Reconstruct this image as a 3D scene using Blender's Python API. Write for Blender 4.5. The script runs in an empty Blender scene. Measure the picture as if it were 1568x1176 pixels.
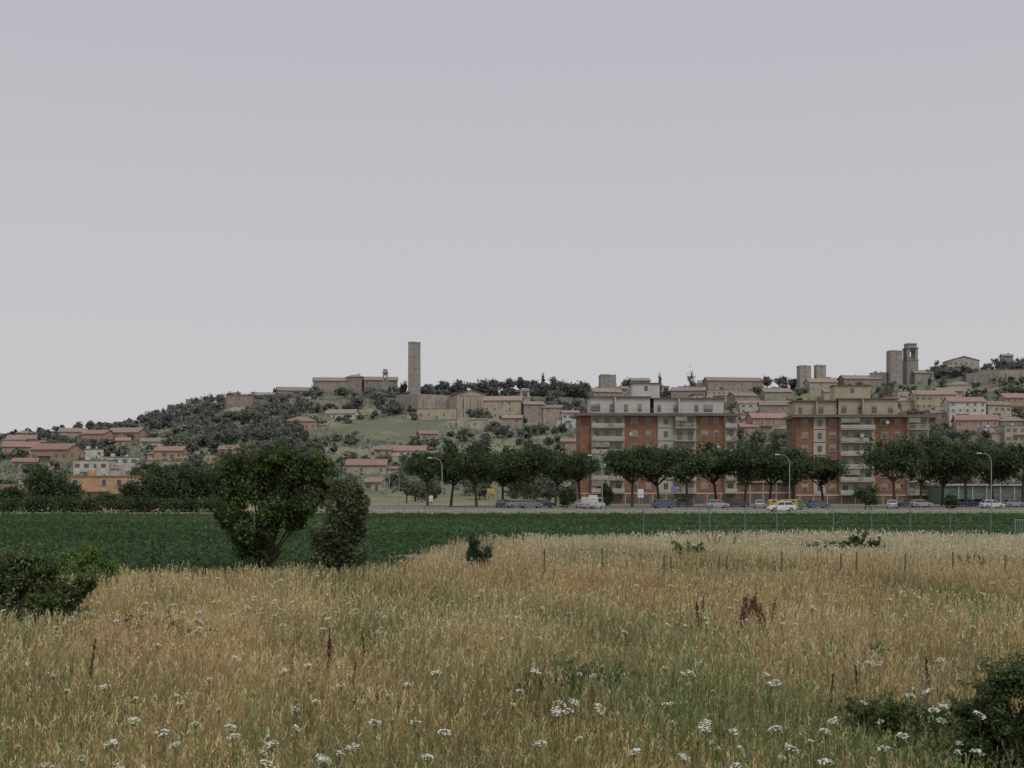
import bpy, math, random
import numpy as np
random.seed(7); rng=np.random.default_rng(7)
scene=bpy.context.scene
# ---------------------------------------------------------------- helpers turning image pixels and a depth into world positions (eye at origin, 3 m up)
EYE=3.0; F=1960.0; HZ=752.0
def gx(u,Y): return (u-784.0)/F*Y
def gz(v,Y): return EYE+(HZ-v)/F*Y
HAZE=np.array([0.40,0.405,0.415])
def haz(c,Y,L=2100.):  # aerial haze painted into base colours, paler and greyer with distance
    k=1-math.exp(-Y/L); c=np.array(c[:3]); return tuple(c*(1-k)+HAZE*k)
# ---------------------------------------------------------------- materials
def new_mat(name):
    m=bpy.data.materials.new(name); m.use_nodes=True
    nt=m.node_tree; nt.nodes.clear()
    out=nt.nodes.new('ShaderNodeOutputMaterial'); return m,nt,out
_mats={}
def pmat(name,col,rough=0.85,var=0.18,scale=0.6,metal=0.0,spec=0.25,bump=0.0):
    key=(name,tuple(round(c,3) for c in col))
    if key in _mats: return _mats[key]
    m,nt,out=new_mat(name); b=nt.nodes.new('ShaderNodeBsdfPrincipled')
    b.inputs['Roughness'].default_value=rough; b.inputs['Metallic'].default_value=metal
    b.inputs['Specular IOR Level'].default_value=spec
    tc=nt.nodes.new('ShaderNodeTexCoord'); n=nt.nodes.new('ShaderNodeTexNoise')
    n.inputs['Scale'].default_value=scale; n.inputs['Detail'].default_value=6; n.inputs['Roughness'].default_value=0.65
    nt.links.new(tc.outputs['Object'],n.inputs['Vector'])
    r=nt.nodes.new('ShaderNodeValToRGB')
    r.color_ramp.elements[0].position=0.3; r.color_ramp.elements[1].position=0.7
    r.color_ramp.elements[0].color=(*[c*(1-var) for c in col],1); r.color_ramp.elements[1].color=(*[min(1,c*(1+var)) for c in col],1)
    nt.links.new(n.outputs['Fac'],r.inputs['Fac']); nt.links.new(r.outputs['Color'],b.inputs['Base Color'])
    if bump>0:
        bp=nt.nodes.new('ShaderNodeBump'); bp.inputs['Strength'].default_value=bump
        nt.links.new(n.outputs['Fac'],bp.inputs['Height']); nt.links.new(bp.outputs['Normal'],b.inputs['Normal'])
    nt.links.new(b.outputs[0],out.inputs[0]); _mats[key]=m; return m
def veg_mat(name,trans=0.25):
    m,nt,out=new_mat(name)
    a=nt.nodes.new('ShaderNodeAttribute'); a.attribute_name='Col'
    d=nt.nodes.new('ShaderNodeBsdfDiffuse'); t=nt.nodes.new('ShaderNodeBsdfTranslucent'); mx=nt.nodes.new('ShaderNodeMixShader')
    mx.inputs[0].default_value=trans
    nt.links.new(a.outputs['Color'],d.inputs['Color']); nt.links.new(a.outputs['Color'],t.inputs['Color'])
    nt.links.new(d.outputs[0],mx.inputs[1]); nt.links.new(t.outputs[0],mx.inputs[2]); nt.links.new(mx.outputs[0],out.inputs[0])
    return m
VEG=veg_mat('foliage_and_bark',0.35); GRASS=veg_mat('dry_grass_blades',0.35)
# ---------------------------------------------------------------- quad soup
class Soup:
    def __init__(s): s.V=[]; s.C=[]
    def add(s,V,C):
        s.V.append(V.reshape(-1,3).astype(np.float32)); C=np.asarray(C,dtype=np.float32)
        s.C.append(C)
    def cards(s,c,size,col,asp=0.6):
        n=len(c)
        if n==0: return
        a=rng.normal(size=(n,3)); a/=np.linalg.norm(a,axis=1)[:,None]
        b=np.cross(a,rng.normal(size=(n,3))); b/=np.linalg.norm(b,axis=1)[:,None]+1e-9
        sz=(np.ones(n)*size)[:,None]; a=a*sz; b=b*sz*asp
        V=np.stack([c-a,c-b,c+a,c+b],1); col=np.broadcast_to(np.asarray(col),(n,3))
        s.add(V,np.repeat(col,4,0))
    def tube(s,pts,rad,col,n=6):
        pts=np.array(pts,float); rings=[]
        for i,p in enumerate(pts):
            d=pts[min(i+1,len(pts)-1)]-pts[max(i-1,0)]; d/=np.linalg.norm(d)+1e-9
            u=np.cross(d,[0.13,1,0.1]); u/=np.linalg.norm(u)+1e-9; v=np.cross(d,u)
            an=np.linspace(0,2*math.pi,n,endpoint=False)
            rings.append(p+rad[i]*(np.cos(an)[:,None]*u+np.sin(an)[:,None]*v))
        for i in range(len(pts)-1):
            A,B=rings[i],rings[i+1]
            V=np.stack([A,np.roll(A,-1,0),np.roll(B,-1,0),B],1)
            s.add(V,np.repeat(np.broadcast_to(np.array(col),(n,3)),4,0))
    def obj(s,name,mat=None):
        V=np.concatenate(s.V); C=np.concatenate(s.C); n=len(V)
        me=bpy.data.meshes.new(name); me.vertices.add(n); me.vertices.foreach_set('co',V.ravel())
        me.loops.add(n); me.loops.foreach_set('vertex_index',np.arange(n,dtype=np.int32))
        me.polygons.add(n//4); me.polygons.foreach_set('loop_start',np.arange(0,n,4,dtype=np.int32))
        try: me.polygons.foreach_set('loop_total',np.full(n//4,4,dtype=np.int32))
        except Exception: pass
        at=me.attributes.new('Col','FLOAT_COLOR','POINT'); at.data.foreach_set('color',np.concatenate([C,np.ones((n,1),np.float32)],1).ravel())
        me.materials.append(mat or VEG); me.update(calc_edges=True)
        o=bpy.data.objects.new(name,me); scene.collection.objects.link(o); return o
def lobe(s,c,r,n,leaf,col,jit=0.25,bright=1.0,inner=0.75):
    """one leaf clump: loose cloud of small leaves + fewer, larger inner leaves, coloured darker as crown-interior shade"""
    c=np.array(c); r=np.array(r)
    d=rng.normal(size=(n,3)); d/=np.linalg.norm(d,axis=1)[:,None]
    rr=np.where(rng.random(n)<.7,rng.normal(0.85,0.17,n),rng.uniform(.2,1.25,n))
    p=c+d*rr[:,None]*r
    k=bright*rng.uniform(1-jit,1+jit,n)
    s.cards(p,leaf*rng.uniform(0.6,1.3,n),np.array(col)*k[:,None])
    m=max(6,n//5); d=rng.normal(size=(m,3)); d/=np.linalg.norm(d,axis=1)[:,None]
    s.cards(c+d*rng.uniform(0,0.65,m)[:,None]*r,leaf*1.9,np.array(col)*inner,0.8)  # shade inside the clump is put into the leaf colour
def crown(s,c,r,n,leaf,col,nl=9,flat=False,lr=0.48):
    c=np.array(c,float); r=np.array(r,float)
    for i in range(nl):
        d=rng.normal(size=3); d/=np.linalg.norm(d)
        if flat: d[2]=abs(d[2])*0.9-0.35
        q=c+d*r*rng.uniform(0.3,0.72)
        f=rng.uniform(0.7,1.3)*lr
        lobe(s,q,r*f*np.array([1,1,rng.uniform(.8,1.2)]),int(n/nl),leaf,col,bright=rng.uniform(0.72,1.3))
# ---------------------------------------------------------------- hard-surface geometry
class Geo:
    def __init__(s): s.v=[]; s.f=[]
    def hexa(s,p):
        b=len(s.v); s.v+=[tuple(q) for q in p]
        s.f+=[tuple(b+i for i in q) for q in [(0,3,2,1),(4,5,6,7),(0,1,5,4),(1,2,6,5),(2,3,7,6),(3,0,4,7)]]
    def box(s,x0,x1,y0,y1,z0,z1,tx=0,ty=0):
        s.hexa([(x0,y0,z0),(x1,y0,z0),(x1,y1,z0),(x0,y1,z0),(x0+tx,y0+ty,z1),(x1-tx,y0+ty,z1),(x1-tx,y1-ty,z1),(x0+tx,y1-ty,z1)])
    def poly(s,pts,fs):
        b=len(s.v); s.v+=[tuple(q) for q in pts]; s.f+=[tuple(b+i for i in f) for f in fs]
    def prism(s,prof,y0,y1,ins=0):   # profile in xz extruded along y
        n=len(prof); b=len(s.v)
        s.v+=[(x,y0,z) for x,z in prof]+[(x,y1,z) for x,z in prof]
        s.f.append(tuple(b+i for i in range(n))); s.f.append(tuple(b+n+i for i in reversed(range(n))))
        for i in range(n): j=(i+1)%n; s.f.append((b+i,b+n+i,b+n+j,b+j))
    def cyl(s,cx,cy,z0,z1,r0,r1,n=12,axis='z'):
        b=len(s.v)
        for (t,r) in ((z0,r0),(z1,r1)):
            for i in range(n):
                a=2*math.pi*i/n
                if axis=='z': s.v.append((cx+r*math.cos(a),cy+r*math.sin(a),t))
                else: s.v.append((cx+r*math.cos(a),t,cy+r*math.sin(a)))   # axis y : cx=x, cy=z
        s.f.append(tuple(b+i for i in reversed(range(n)))); s.f.append(tuple(b+n+i for i in range(n)))
        for i in range(n): j=(i+1)%n; s.f.append((b+i,b+j,b+n+j,b+n+i))
    def tube(s,pts,rad,n=6):
        for i in range(len(pts)-1):
            a=np.array(pts[i],float); c=np.array(pts[i+1],float); d=c-a; d/=np.linalg.norm(d)+1e-9
            u=np.cross(d,[0.1,1,0.05]); u/=np.linalg.norm(u); v=np.cross(d,u); b=len(s.v)
            for (p,r) in ((a,rad[i]),(c,rad[i+1])):
                for k in range(n):
                    t=2*math.pi*k/n; s.v.append(tuple(p+r*(math.cos(t)*u+math.sin(t)*v)))
            for k in range(n): j=(k+1)%n; s.f.append((b+k,b+j,b+n+j,b+n+k))
    def obj(s,name,mat,parent=None,bevel=0):
        me=bpy.data.meshes.new(name); me.from_pydata(s.v,[],s.f); me.materials.append(mat); me.update()
        o=bpy.data.objects.new(name,me); scene.collection.objects.link(o)
        if parent: o.parent=parent
        if bevel:
            md=o.modifiers.new('bevel','BEVEL'); md.width=bevel; md.segments=2
        return o
class Assy:
    def __init__(s,name,loc,rot=0):
        s.e=bpy.data.objects.new(name,None); s.e.location=loc; s.e.rotation_euler=(0,0,rot); scene.collection.objects.link(s.e); s.p={}
        s.e.empty_display_size=0.5
    def g(s,part,mat,bevel=0):
        if part not in s.p: s.p[part]=(Geo(),mat,bevel)
        return s.p[part][0]
    def done(s):
        for k,(g,m,b) in s.p.items():
            if g.v: g.obj(k,m,s.e,b)
# ---------------------------------------------------------------- terrain
prof=np.array([(-900,690),(-300,684),(0,674),(40,664),(120,658),(200,655),(240,643),(290,630),(350,613),(430,606),(480,601),(600,606),(650,607),(700,603),(800,603),(900,607),(1000,607),(1100,602),(1200,596),(1300,586),(1400,580),(1450,572),(1500,568),(1568,562),(1900,552),(2600,575)],float)
px_=gx(prof[:,0],900.); pz_=gz(prof[:,1],900.)
def hgt(X,Y):
    X=np.asarray(X,float); Y=np.asarray(Y,float)
    HR=np.interp(X,px_,pz_)
    t=np.clip((Y-430)/470.,0,1); h=HR*t**1.2
    h=h*(1-0.25*np.clip((Y-930)/500.,0,1))
    w=np.clip((Y-450)/100.,0,1)*np.clip((Y-200)/100,0,1)
    h=h+w*(1.3*np.sin(X*0.043+Y*0.021)+0.9*np.sin(X*0.09-Y*0.05+1)+0.6*np.sin(X*0.2+Y*0.13))*np.where(Y<880,1,0.3)
    return h
def on_hill(u,v):
    for Y in np.arange(440,900,3.):
        if hgt(gx(u,Y),Y)>=gz(v,Y): return float(Y)
    return 900.
xs=np.concatenate([np.linspace(-3500,-900,20)[:-1],np.linspace(-900,900,181),np.linspace(900,3500,20)[1:]])
ys=np.concatenate([np.linspace(-300,420,8),np.linspace(430,1000,72),np.linspace(1040,5000,20)])
XX,YY=np.meshgrid(xs,ys); ZZ=hgt(XX,YY)
nx,ny=len(xs),len(ys)
fs=[(j*nx+i,j*nx+i+1,(j+1)*nx+i+1,(j+1)*nx+i) for j in range(ny-1) for i in range(nx-1)]
me=bpy.data.meshes.new('ground'); me.from_pydata(np.stack([XX.ravel(),YY.ravel(),ZZ.ravel()],1).tolist(),[],fs)
me.polygons.foreach_set('use_smooth',[True]*len(fs))
ground=bpy.data.objects.new('ground',me); scene.collection.objects.link(ground)
def ground_mat():
    m,nt,out=new_mat('ground_soil_and_meadow'); L=nt.links.new
    tc=nt.nodes.new('ShaderNodeTexCoord'); d=nt.nodes.new('ShaderNodeBsdfDiffuse')
    def noise(sc,det=5):
        n=nt.nodes.new('ShaderNodeTexNoise'); n.inputs['Scale'].default_value=sc; n.inputs['Detail'].default_value=det; n.inputs['Roughness'].default_value=0.7
        L(tc.outputs['Object'],n.inputs['Vector']); return n
    def ramp(src,stops):
        r=nt.nodes.new('ShaderNodeValToRGB'); e=r.color_ramp.elements
        e[0].position,e[0].color=stops[0][0],(*stops[0][1],1); e[1].position,e[1].color=stops[-1][0],(*stops[-1][1],1)
        for p,c in stops[1:-1]: q=e.new(p); q.color=(*c,1)
        L(src,r.inputs['Fac']); return r
    near=ramp(noise(0.7,8).outputs['Fac'],[(0.3,(0.18,0.15,0.08)),(0.5,(0.30,0.25,0.14)),(0.62,(0.24,0.205,0.11)),(0.78,(0.15,0.16,0.065))])
    far=ramp(noise(0.016,7).outputs['Fac'],[(0.36,(0.12,0.14,0.095)),(0.52,(0.145,0.16,0.108)),(0.59,(0.20,0.195,0.135)),(0.72,(0.27,0.245,0.175))])
    sx=nt.nodes.new('ShaderNodeSeparateXYZ'); L(tc.outputs['Object'],sx.inputs[0])
    mr=nt.nodes.new('ShaderNodeMapRange'); mr.inputs['From Min'].default_value=240; mr.inputs['From Max'].default_value=420; L(sx.outputs['Y'],mr.inputs['Value'])
    mx=nt.nodes.new('ShaderNodeMix'); mx.data_type='RGBA'; L(mr.outputs[0],mx.inputs['Factor']); L(near.outputs[0],mx.inputs['A']); L(far.outputs[0],mx.inputs['B'])
    L(mx.outputs['Result'],d.inputs['Color']); L(d.outputs[0],out.inputs[0]); return m
me.materials.append(ground_mat())
def sheet(name,pts,z,mat):
    g=Geo(); n=len(pts); g.poly([(x,y,z) for x,y in pts],[tuple(range(n))]); return g.obj(name,mat)
def edge(X): # distance of grass/crop border
    return np.interp(X,[-60,-25,-8,-4.6,-3.9,-3.0,1,10,60,120],[39,40,41,43,50,62,68,72,74,76])
ex=np.unique(np.concatenate([np.linspace(-150,200,60),np.linspace(-6,2,20)]))
sheet('crop_field',[(x,float(edge(x))) for x in ex]+[(200,157),(-150,157)],0.004,pmat('crop_field_leafy_soil',(0.055,0.09,0.042),0.9,0.35,0.8))
th_=np.linspace(0,2*math.pi,25)[:-1]
sheet('bare_soil_patch',[(-4.2+1.3*math.cos(t)*(1+.15*math.sin(3*t)),57+3.5*math.sin(t)) for t in th_],0.010,pmat('bare_soil',(0.16,0.12,0.08),0.95,0.35,1.2))
sheet('roadside_verge',[(-26,157),(300,157),(300,180),(-26,180)],0.008,pmat('dry_verge',(0.30,0.27,0.15),0.95,0.25,0.4))
ASPH=pmat('asphalt',(0.11,0.11,0.108),0.9,0.2,0.5)
sheet('road',[(-400,180.004),(400,180.004),(400,189),(-400,189)],0.012,ASPH)
g=Geo()
for i in range(-40,80): g.poly([(i*6,184.4,0.016),(i*6+3,184.4,0.016),(i*6+3,184.55,0.016),(i*6,184.55,0.016)],[(0,1,2,3)])
g.poly([(-400,180.5,0.016),(400,180.5,0.016),(400,180.65,0.016),(-400,180.65,0.016)],[(0,1,2,3)])
g.obj('road_markings',pmat('white_road_paint',(0.6,0.6,0.58),0.8))
g=Geo(); g.box(-26,300,189,189.3,0,0.13); g.obj('kerb',pmat('kerb_stone',(0.32,0.31,0.29),0.9))
sheet('parking_area',[(-40,193),(300,193),(300,288),(-40,288)],0.012,pmat('worn_asphalt',(0.15,0.15,0.13),0.9,0.25,0.15))
sheet('pavement',[(-40,189.31),(300,189.31),(300,192.99),(-40,192.99)],0.12,pmat('pavement_concrete',(0.25,0.245,0.20),0.9))
# ---------------------------------------------------------------- grass
_w=rng.normal(size=(14,2)); _ph=rng.uniform(0,6.28,14)
def patch(x,y,sc,o=0):
    r=0
    for i in range(7):
        k=_w[(i+o)%14]*sc*(1.0+0.5*i); r=r+np.sin(k[0]*x+k[1]*y+_ph[(i+o*3)%14])/(1+0.35*i)
    return r/2.6
def grass(name,x,y,hmean,wid,pal_fn,head=0.5,mat=GRASS,leanf=0.28):
    n=len(x); h=hmean*rng.uniform(0.5,1.28,n); rr=np.hypot(x,y)
    az=rng.uniform(0,6.283,n); wv=np.stack([np.cos(az),np.sin(az),np.zeros(n)],1)*(wid*rng.uniform(0.6,1.3,n))[:,None]
    la=rng.normal(0.4,1.6,n); ln=np.abs(rng.normal(0,leanf,n))*h
    lv=np.stack([np.cos(la)*ln,np.sin(la)*ln,np.zeros(n)],1)
    b=np.stack([x,y,np.zeros(n)],1); up=np.zeros((n,3)); up[:,2]=h
    m=b+up*0.55+lv*0.25; t=b+up+lv
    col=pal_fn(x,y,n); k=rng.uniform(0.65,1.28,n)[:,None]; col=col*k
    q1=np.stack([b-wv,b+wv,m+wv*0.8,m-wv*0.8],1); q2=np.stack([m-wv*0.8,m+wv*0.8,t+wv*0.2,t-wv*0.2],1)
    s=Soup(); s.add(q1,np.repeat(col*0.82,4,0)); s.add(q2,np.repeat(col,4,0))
    hd=rng.random(n)<head
    for (lo,hi,cnt,sc) in ((0,26,4,.34),(26,44,2,.6),(44,1e9,1,1.)):
        q=np.where(hd&(rr>=lo)&(rr<hi))[0]
        for j in range(cnt):
            f=0.70+0.34*(j+rng.random(len(q)))/cnt if cnt>1 else np.full(len(q),.86)
            c=m[q]+(t[q]-m[q])*f[:,None]; hl=(h[q]*.12*(1.0 if cnt>1 else 1.6)*(.7 if cnt==4 else 1))[:,None]
            off=rng.normal(0,.009,(len(q),3))*(1 if cnt>1 else 0); c=c+off
            d=np.zeros((len(q),3)); d[:,2]=1; d=d*0.8+rng.normal(0,.45,(len(q),3))*(1 if cnt>1 else .3); a=d*hl*.5
            w2=wv[q]*(1.6 if cnt>1 else 1.7)
            s.add(np.stack([c-a,c+w2,c+a,c-w2],1),np.repeat(np.minimum(col[q]*1.3+0.05,0.68),4,0))
    return s.obj(name,mat)
STRAW=np.array([0.53,0.44,0.265]); GOLD=np.array([0.46,0.35,0.165]); GREEN=np.array([0.175,0.21,0.085]); BRN=np.array([0.31,0.22,0.145]); PALE=np.array([0.60,0.54,0.38])
def pal(x,y,n):
    p=patch(x,y,0.22)+0.4*rng.normal(size=n); q=patch(x,y,0.5,4)+0.6*rng.normal(size=n)
    r=np.hypot(x,y)
    gsh=np.interp(r,[5,14,22,34,46,54,75],[0.42,0.38,0.30,0.15,0.13,0.12,0.12])
    c=np.where((p>0)[:,None],STRAW,GOLD)
    midg=np.clip(1-np.abs(r-36)/13,0,1)[:,None]
    c=c*(1-midg*0.5)+GOLD*1.05*midg*0.5
    c=np.where((q>0.55)[:,None],BRN*1.1,c)
    gr=(rng.random(n)+0.55*patch(x,y,0.33,8)+np.where(x<-0.28*y-1,0.16,0))>(1-gsh); c=np.where(gr[:,None],GREEN*(1+0.3*rng.normal(size=(n,1)).clip(-1,2)),c)
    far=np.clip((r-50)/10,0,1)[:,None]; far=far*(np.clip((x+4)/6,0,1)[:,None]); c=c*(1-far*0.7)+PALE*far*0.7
    return c*(1+.16*patch(x,y,.12,2)+.10*patch(x,y,.8,11))[:,None]
N=360000
r=5+83*rng.random(N)**1.22; th=rng.uniform(-0.60,0.60,N); x=r*np.sin(th); y=r*np.cos(th)
ok=y<edge(x)+rng.normal(0,0.6,N); x,y,r=x[ok],y[ok],r[ok]
hh=0.56+0.15*patch(x,y,0.3,3)+.09*patch(x,y,1.1,9); hh=hh*np.interp(r,[0,60,70],[1,1,1.15])
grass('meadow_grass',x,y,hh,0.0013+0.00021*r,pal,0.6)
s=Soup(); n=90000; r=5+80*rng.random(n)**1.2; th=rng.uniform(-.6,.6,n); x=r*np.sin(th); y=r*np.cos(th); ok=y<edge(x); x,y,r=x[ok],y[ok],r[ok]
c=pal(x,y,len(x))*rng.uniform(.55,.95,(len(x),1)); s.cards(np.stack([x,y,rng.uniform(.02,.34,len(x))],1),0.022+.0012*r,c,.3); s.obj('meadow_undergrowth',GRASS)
def palv(x,y,n): return np.where((rng.random(n)<0.3)[:,None],GREEN*1.0,STRAW*0.9)
n=14000; grass('verge_grass',rng.uniform(-27,110,n),rng.uniform(156,179.5,n),np.full(n,0.28),np.full(n,0.05),palv,0.3)
# crop plants
s=Soup(); n=140000
cy=40+118*rng.random(n)**1.25; cx=rng.uniform(-0.52,0.52,n)*cy; k=(cy>edge(cx))&(((cx+4.2)/1.3)**2+((cy-57)/3.5)**2>1); cx,cy=cx[k],cy[k]
row=np.sin(cx*2.1)*0.5+0.5
cz=rng.uniform(0.03,0.30,len(cx))*(0.7+0.3*row)
cc=np.array([0.080,0.132,0.060])*(rng.uniform(0.75,1.25,len(cx))*(1+0.25*patch(cx,cy,0.06)))[:,None]
s.cards(np.stack([cx,cy,cz],1),0.045+0.0012*cy,cc,0.7); s.obj('crop_plants')
# ---------------------------------------------------------------- umbel flowers (wild carrot)
s=Soup()
def umbel(x,y,h,r):
    s.tube([(x+0.03,y,0),(x,y,h-0.05)],[0.004,0.003],(0.15,0.2,0.07),4)
    m=40; a=rng.uniform(0,6.283,m); q=np.sqrt(rng.random(m))*r
    tl=rng.normal(-.05,.22)
    p=np.stack([x+np.cos(a)*q,y+np.sin(a)*q,h+0.02*np.cos(q/r*1.5)+np.cos(a)*q*tl+np.sin(a)*q*.25+rng.normal(0,0.004,m)],1)
    for k in range(0,m,4): s.tube([(x,y,h-0.05),tuple(p[k])],[0.002,0.0015],(0.18,0.22,0.09),3)
    # florets lie nearly flat, as in a real umbel
    e=r*.2*rng.uniform(.7,1.2,m); t=rng.uniform(0,6.283,m); z=np.zeros(m)
    A=np.stack([np.cos(t)*e,np.sin(t)*e,rng.normal(0,.25,m)*e],1); B=np.stack([-np.sin(t)*e,np.cos(t)*e,rng.normal(0,.25,m)*e+.3*e],1)
    col=np.array([0.80,0.81,0.74])*rng.uniform(0.85,1.05,m)[:,None]
    s.add(np.stack([p-A,p-B,p+A,p+B],1),np.repeat(col,4,0))
for i in range(620):
    rr=8+26*random.random()**1.15; t=random.uniform(-0.48,0.48)
    if random.random()<0.3*abs(t+0.2) or patch(rr*math.sin(t),rr*math.cos(t),.5,6)<random.uniform(-.9,.1): continue
    umbel(rr*math.sin(t),rr*math.cos(t),random.uniform(0.62,0.9),random.choice([.024,.035,.05,.06]))
for i in range(60):
    t=random.uniform(0.1,0.4); umbel(random.uniform(48,66)*math.sin(t),random.uniform(48,66)*math.cos(t),random.uniform(0.75,1.0),0.09)
for u,v in [(358,1128),(355,1115),(250,1122),(205,1104),(160,1052),(170,1138),(415,1140),(668,1030),(820,1028),(625,1048),(1190,1045),(1180,1048),(1430,1088),(1445,1082),(1500,1095),(855,1093),(1080,1108),(680,1122),(880,1075),(1420,1060),(360,1008),(420,920)]:
    Y=(EYE-0.85)*F/(v-HZ); umbel(gx(u,Y),Y,0.85,0.062)
s.obj('wild_carrot_flowers',GRASS)
# dock plants
def dock(u,v_top,Y,w=0.14,k=1):
    s=Soup(); x0=gx(u,Y); zt=gz(v_top,Y)
    for j in range(k):
        tx=x0+random.uniform(-0.5,0.5)*w*4; b=(x0+random.uniform(-.05,.05),Y,0); z1=zt*random.uniform(0.74,1.0)
        s.tube([b,((b[0]*.6+tx*.4),Y,z1*0.55),(tx,Y,z1)],[0.012,0.009,0.003],(0.16,0.09,0.06),4)
        n=110; f=rng.random(n)**0.8; zz=z1*(0.48+0.54*f); xx=b[0]+(tx-b[0])*(zz/z1); wd=w*0.42*(1.1-f*0.85)*(1+.6*np.sin(f*25+j))
        p=np.stack([xx+rng.normal(0,1,n)*wd*0.55,Y+rng.normal(0,1,n)*wd*0.55,zz],1)
        s.cards(p,0.018,np.array([0.17,0.095,0.065])*rng.uniform(0.6,1.6,n)[:,None],0.7)
    s.obj('dock_plant',GRASS)
for u,v,Y,w,k in [(1072,915,24,.13,3),(1128,903,24,.2,5),(1178,912,24,.2,5),(130,975,17,.07,1),(500,962,19,.07,2),(563,965,19,.06,1),(535,990,17,.07,1),(1310,993,16,.05,1),(1270,1012,15.5,.05,1),(1430,990,17,.06,1),(820,978,19,.05,1),(235,850,36,.16,2),(350,858,36,.12,2),(1480,845,45,.2,4),(1505,850,45,.15,2),(615,853,40,.12,2),(1092,815,60,.2,3),(750,815,60,.14,2),(1120,820,62,.2,2)]: dock(u,v,Y,w,k)
# ---------------------------------------------------------------- near shrubs / small trees
BARK=(0.11,0.09,0.07)
def shrub(name,Y,u0,lobes,col,leaf,dens,depth=0.9,twigs=0,stems=True):
    s=Soup(); base=np.array([gx(u0,Y),Y,0.])
    for (u,v,ru,rv) in lobes:
        rx=ru*Y/F; rz=rv*Y/F; dy=random.uniform(-0.5,0.5)*rx
        c=np.array([gx(u,Y),Y+dy,gz(v,Y)])
        for q in range(7):
            d=rng.normal(size=3); d/=np.linalg.norm(d); f=rng.uniform(.28,.64)
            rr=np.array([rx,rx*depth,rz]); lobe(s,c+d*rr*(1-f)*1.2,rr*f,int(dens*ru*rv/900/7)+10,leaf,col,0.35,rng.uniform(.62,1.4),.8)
        if stems:
            bb=base+rng.normal(size=3)*[.12,.1,0]; c[2]=max(c[2],.3); m=bb*0.5+c*0.5+np.array([rng.normal()*0.1,0,0.05]); s.tube([bb,m,c,c+(c-m)*0.8],[0.055,0.035,0.018,0.005],BARK,5)
    for i in range(twigs):
        u,v,ru,rv=random.choice(lobes); a=np.array([gx(u,Y),Y,gz(v,Y)]); d=rng.normal(size=3)*[1,.6,1]; d[2]=abs(d[2])+0.4; d/=np.linalg.norm(d)
        e=a+d*np.array([ru,ru,rv])*Y/F*1.55; k=Y/45; s.tube([a,e],[0.015*k,0.004*k],BARK,4)
        p=a+(e-a)*rng.uniform(0.55,1.05,(24,1))+rng.normal(0,leaf*.9,(24,3)); s.cards(p,leaf,np.array(col)*rng.uniform(.8,1.4,(24,1)))
    for k in range(len(s.V)): s.V[k][:,2]=np.maximum(s.V[k][:,2],0.01)
    return s.obj(name)
shrub('elm_bush',45,396,[(392,845,34,26),(372,800,34,42),(402,765,42,40),(354,745,28,38),(385,716,40,24),(440,740,40,36),(487,745,32,34),(470,712,36,20),(425,704,30,18),(432,795,34,40),(468,785,26,28),(350,785,20,26)],(0.085,0.118,0.045),0.07,1300,twigs=64)
shrub('olive_bush',40.5,512,[(512,868,44,20),(540,845,26,30),(515,815,38,34),(535,775,30,34),(522,750,22,18),(490,845,26,28),(548,800,18,26)],(0.125,0.15,0.085),0.058,1500,twigs=36)
shrub('bramble_bush',27,20,[(-40,890,50,46),(5,890,45,42),(55,895,42,40),(20,935,60,36),(95,915,34,34),(-30,862,36,22),(40,866,30,18),(105,950,34,24),(60,950,44,28),(125,900,26,24)],(0.125,0.165,0.07),0.042,1200,twigs=50)
shrub('leafy_bush',38,135,[(125,868,32,22),(158,876,26,18),(105,866,22,16),(135,850,18,14)],(0.14,0.205,0.06),0.048,1500,twigs=16)
shrub('small_evergreen_bush',46,733,[(733,857,12,14),(728,838,7,14),(742,850,8,11),(722,828,3,14),(748,848,5,10),(718,850,5,12),(733,868,12,10)],(0.10,0.145,0.085),0.05,1700,twigs=14)
shrub('hedge_bush',60,1318,[(1300,840,20,13),(1320,834,20,16),(1340,840,16,13),(1318,848,32,10)],(0.09,0.12,0.06),0.08,1700,twigs=8)
shrub('low_bush',56,1250,[(1240,848,16,11),(1262,849,14,10)],(0.12,0.165,0.07),0.07,1500,twigs=6)
shrub('dark_bramble_bush',12.5,1545,[(1570,1040,46,30),(1540,1065,44,30),(1500,1090,40,24),(1600,1070,50,50),(1560,1105,80,36),(1620,1130,60,50),(1520,1130,60,36),(1570,1170,80,40),(1500,1170,50,30)],(0.085,0.115,0.05),0.021,800,twigs=60,stems=False)
shrub('weed_clump',14,1360,[(1320,1090,34,14),(1370,1088,35,18),(1340,1110,60,20),(1420,1105,36,16),(1460,1100,36,18),(1390,1130,70,20)],(0.105,0.14,0.057),0.02,520,twigs=40,stems=False)
shrub('weed_clump',17,880,[(830,1045,40,12),(880,1035,35,16),(935,1040,36,18),(800,1056,30,9),(890,1060,50,12)],(0.135,0.175,0.072),0.022,500,twigs=34,stems=False)
shrub('weed_clump',16,600,[(560,1075,26,8),(610,1080,30,8)],(0.14,0.18,0.075),0.024,450,twigs=10,stems=False)
shrub('weed_clump',24,300,[(250,960,30,9),(300,965,34,8),(200,955,24,9)],(0.155,0.19,0.08),0.028,400,twigs=16,stems=False)
shrub('weed_clump',52,1060,[(1045,840,14,9),(1065,844,14,9)],(0.13,0.175,0.075),0.07,1300,twigs=6)
shrub('weed_clump',20,1330,[(1290,1010,24,10),(1340,1000,26,9)],(0.14,0.18,0.075),0.024,400,twigs=14,stems=False)
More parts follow.
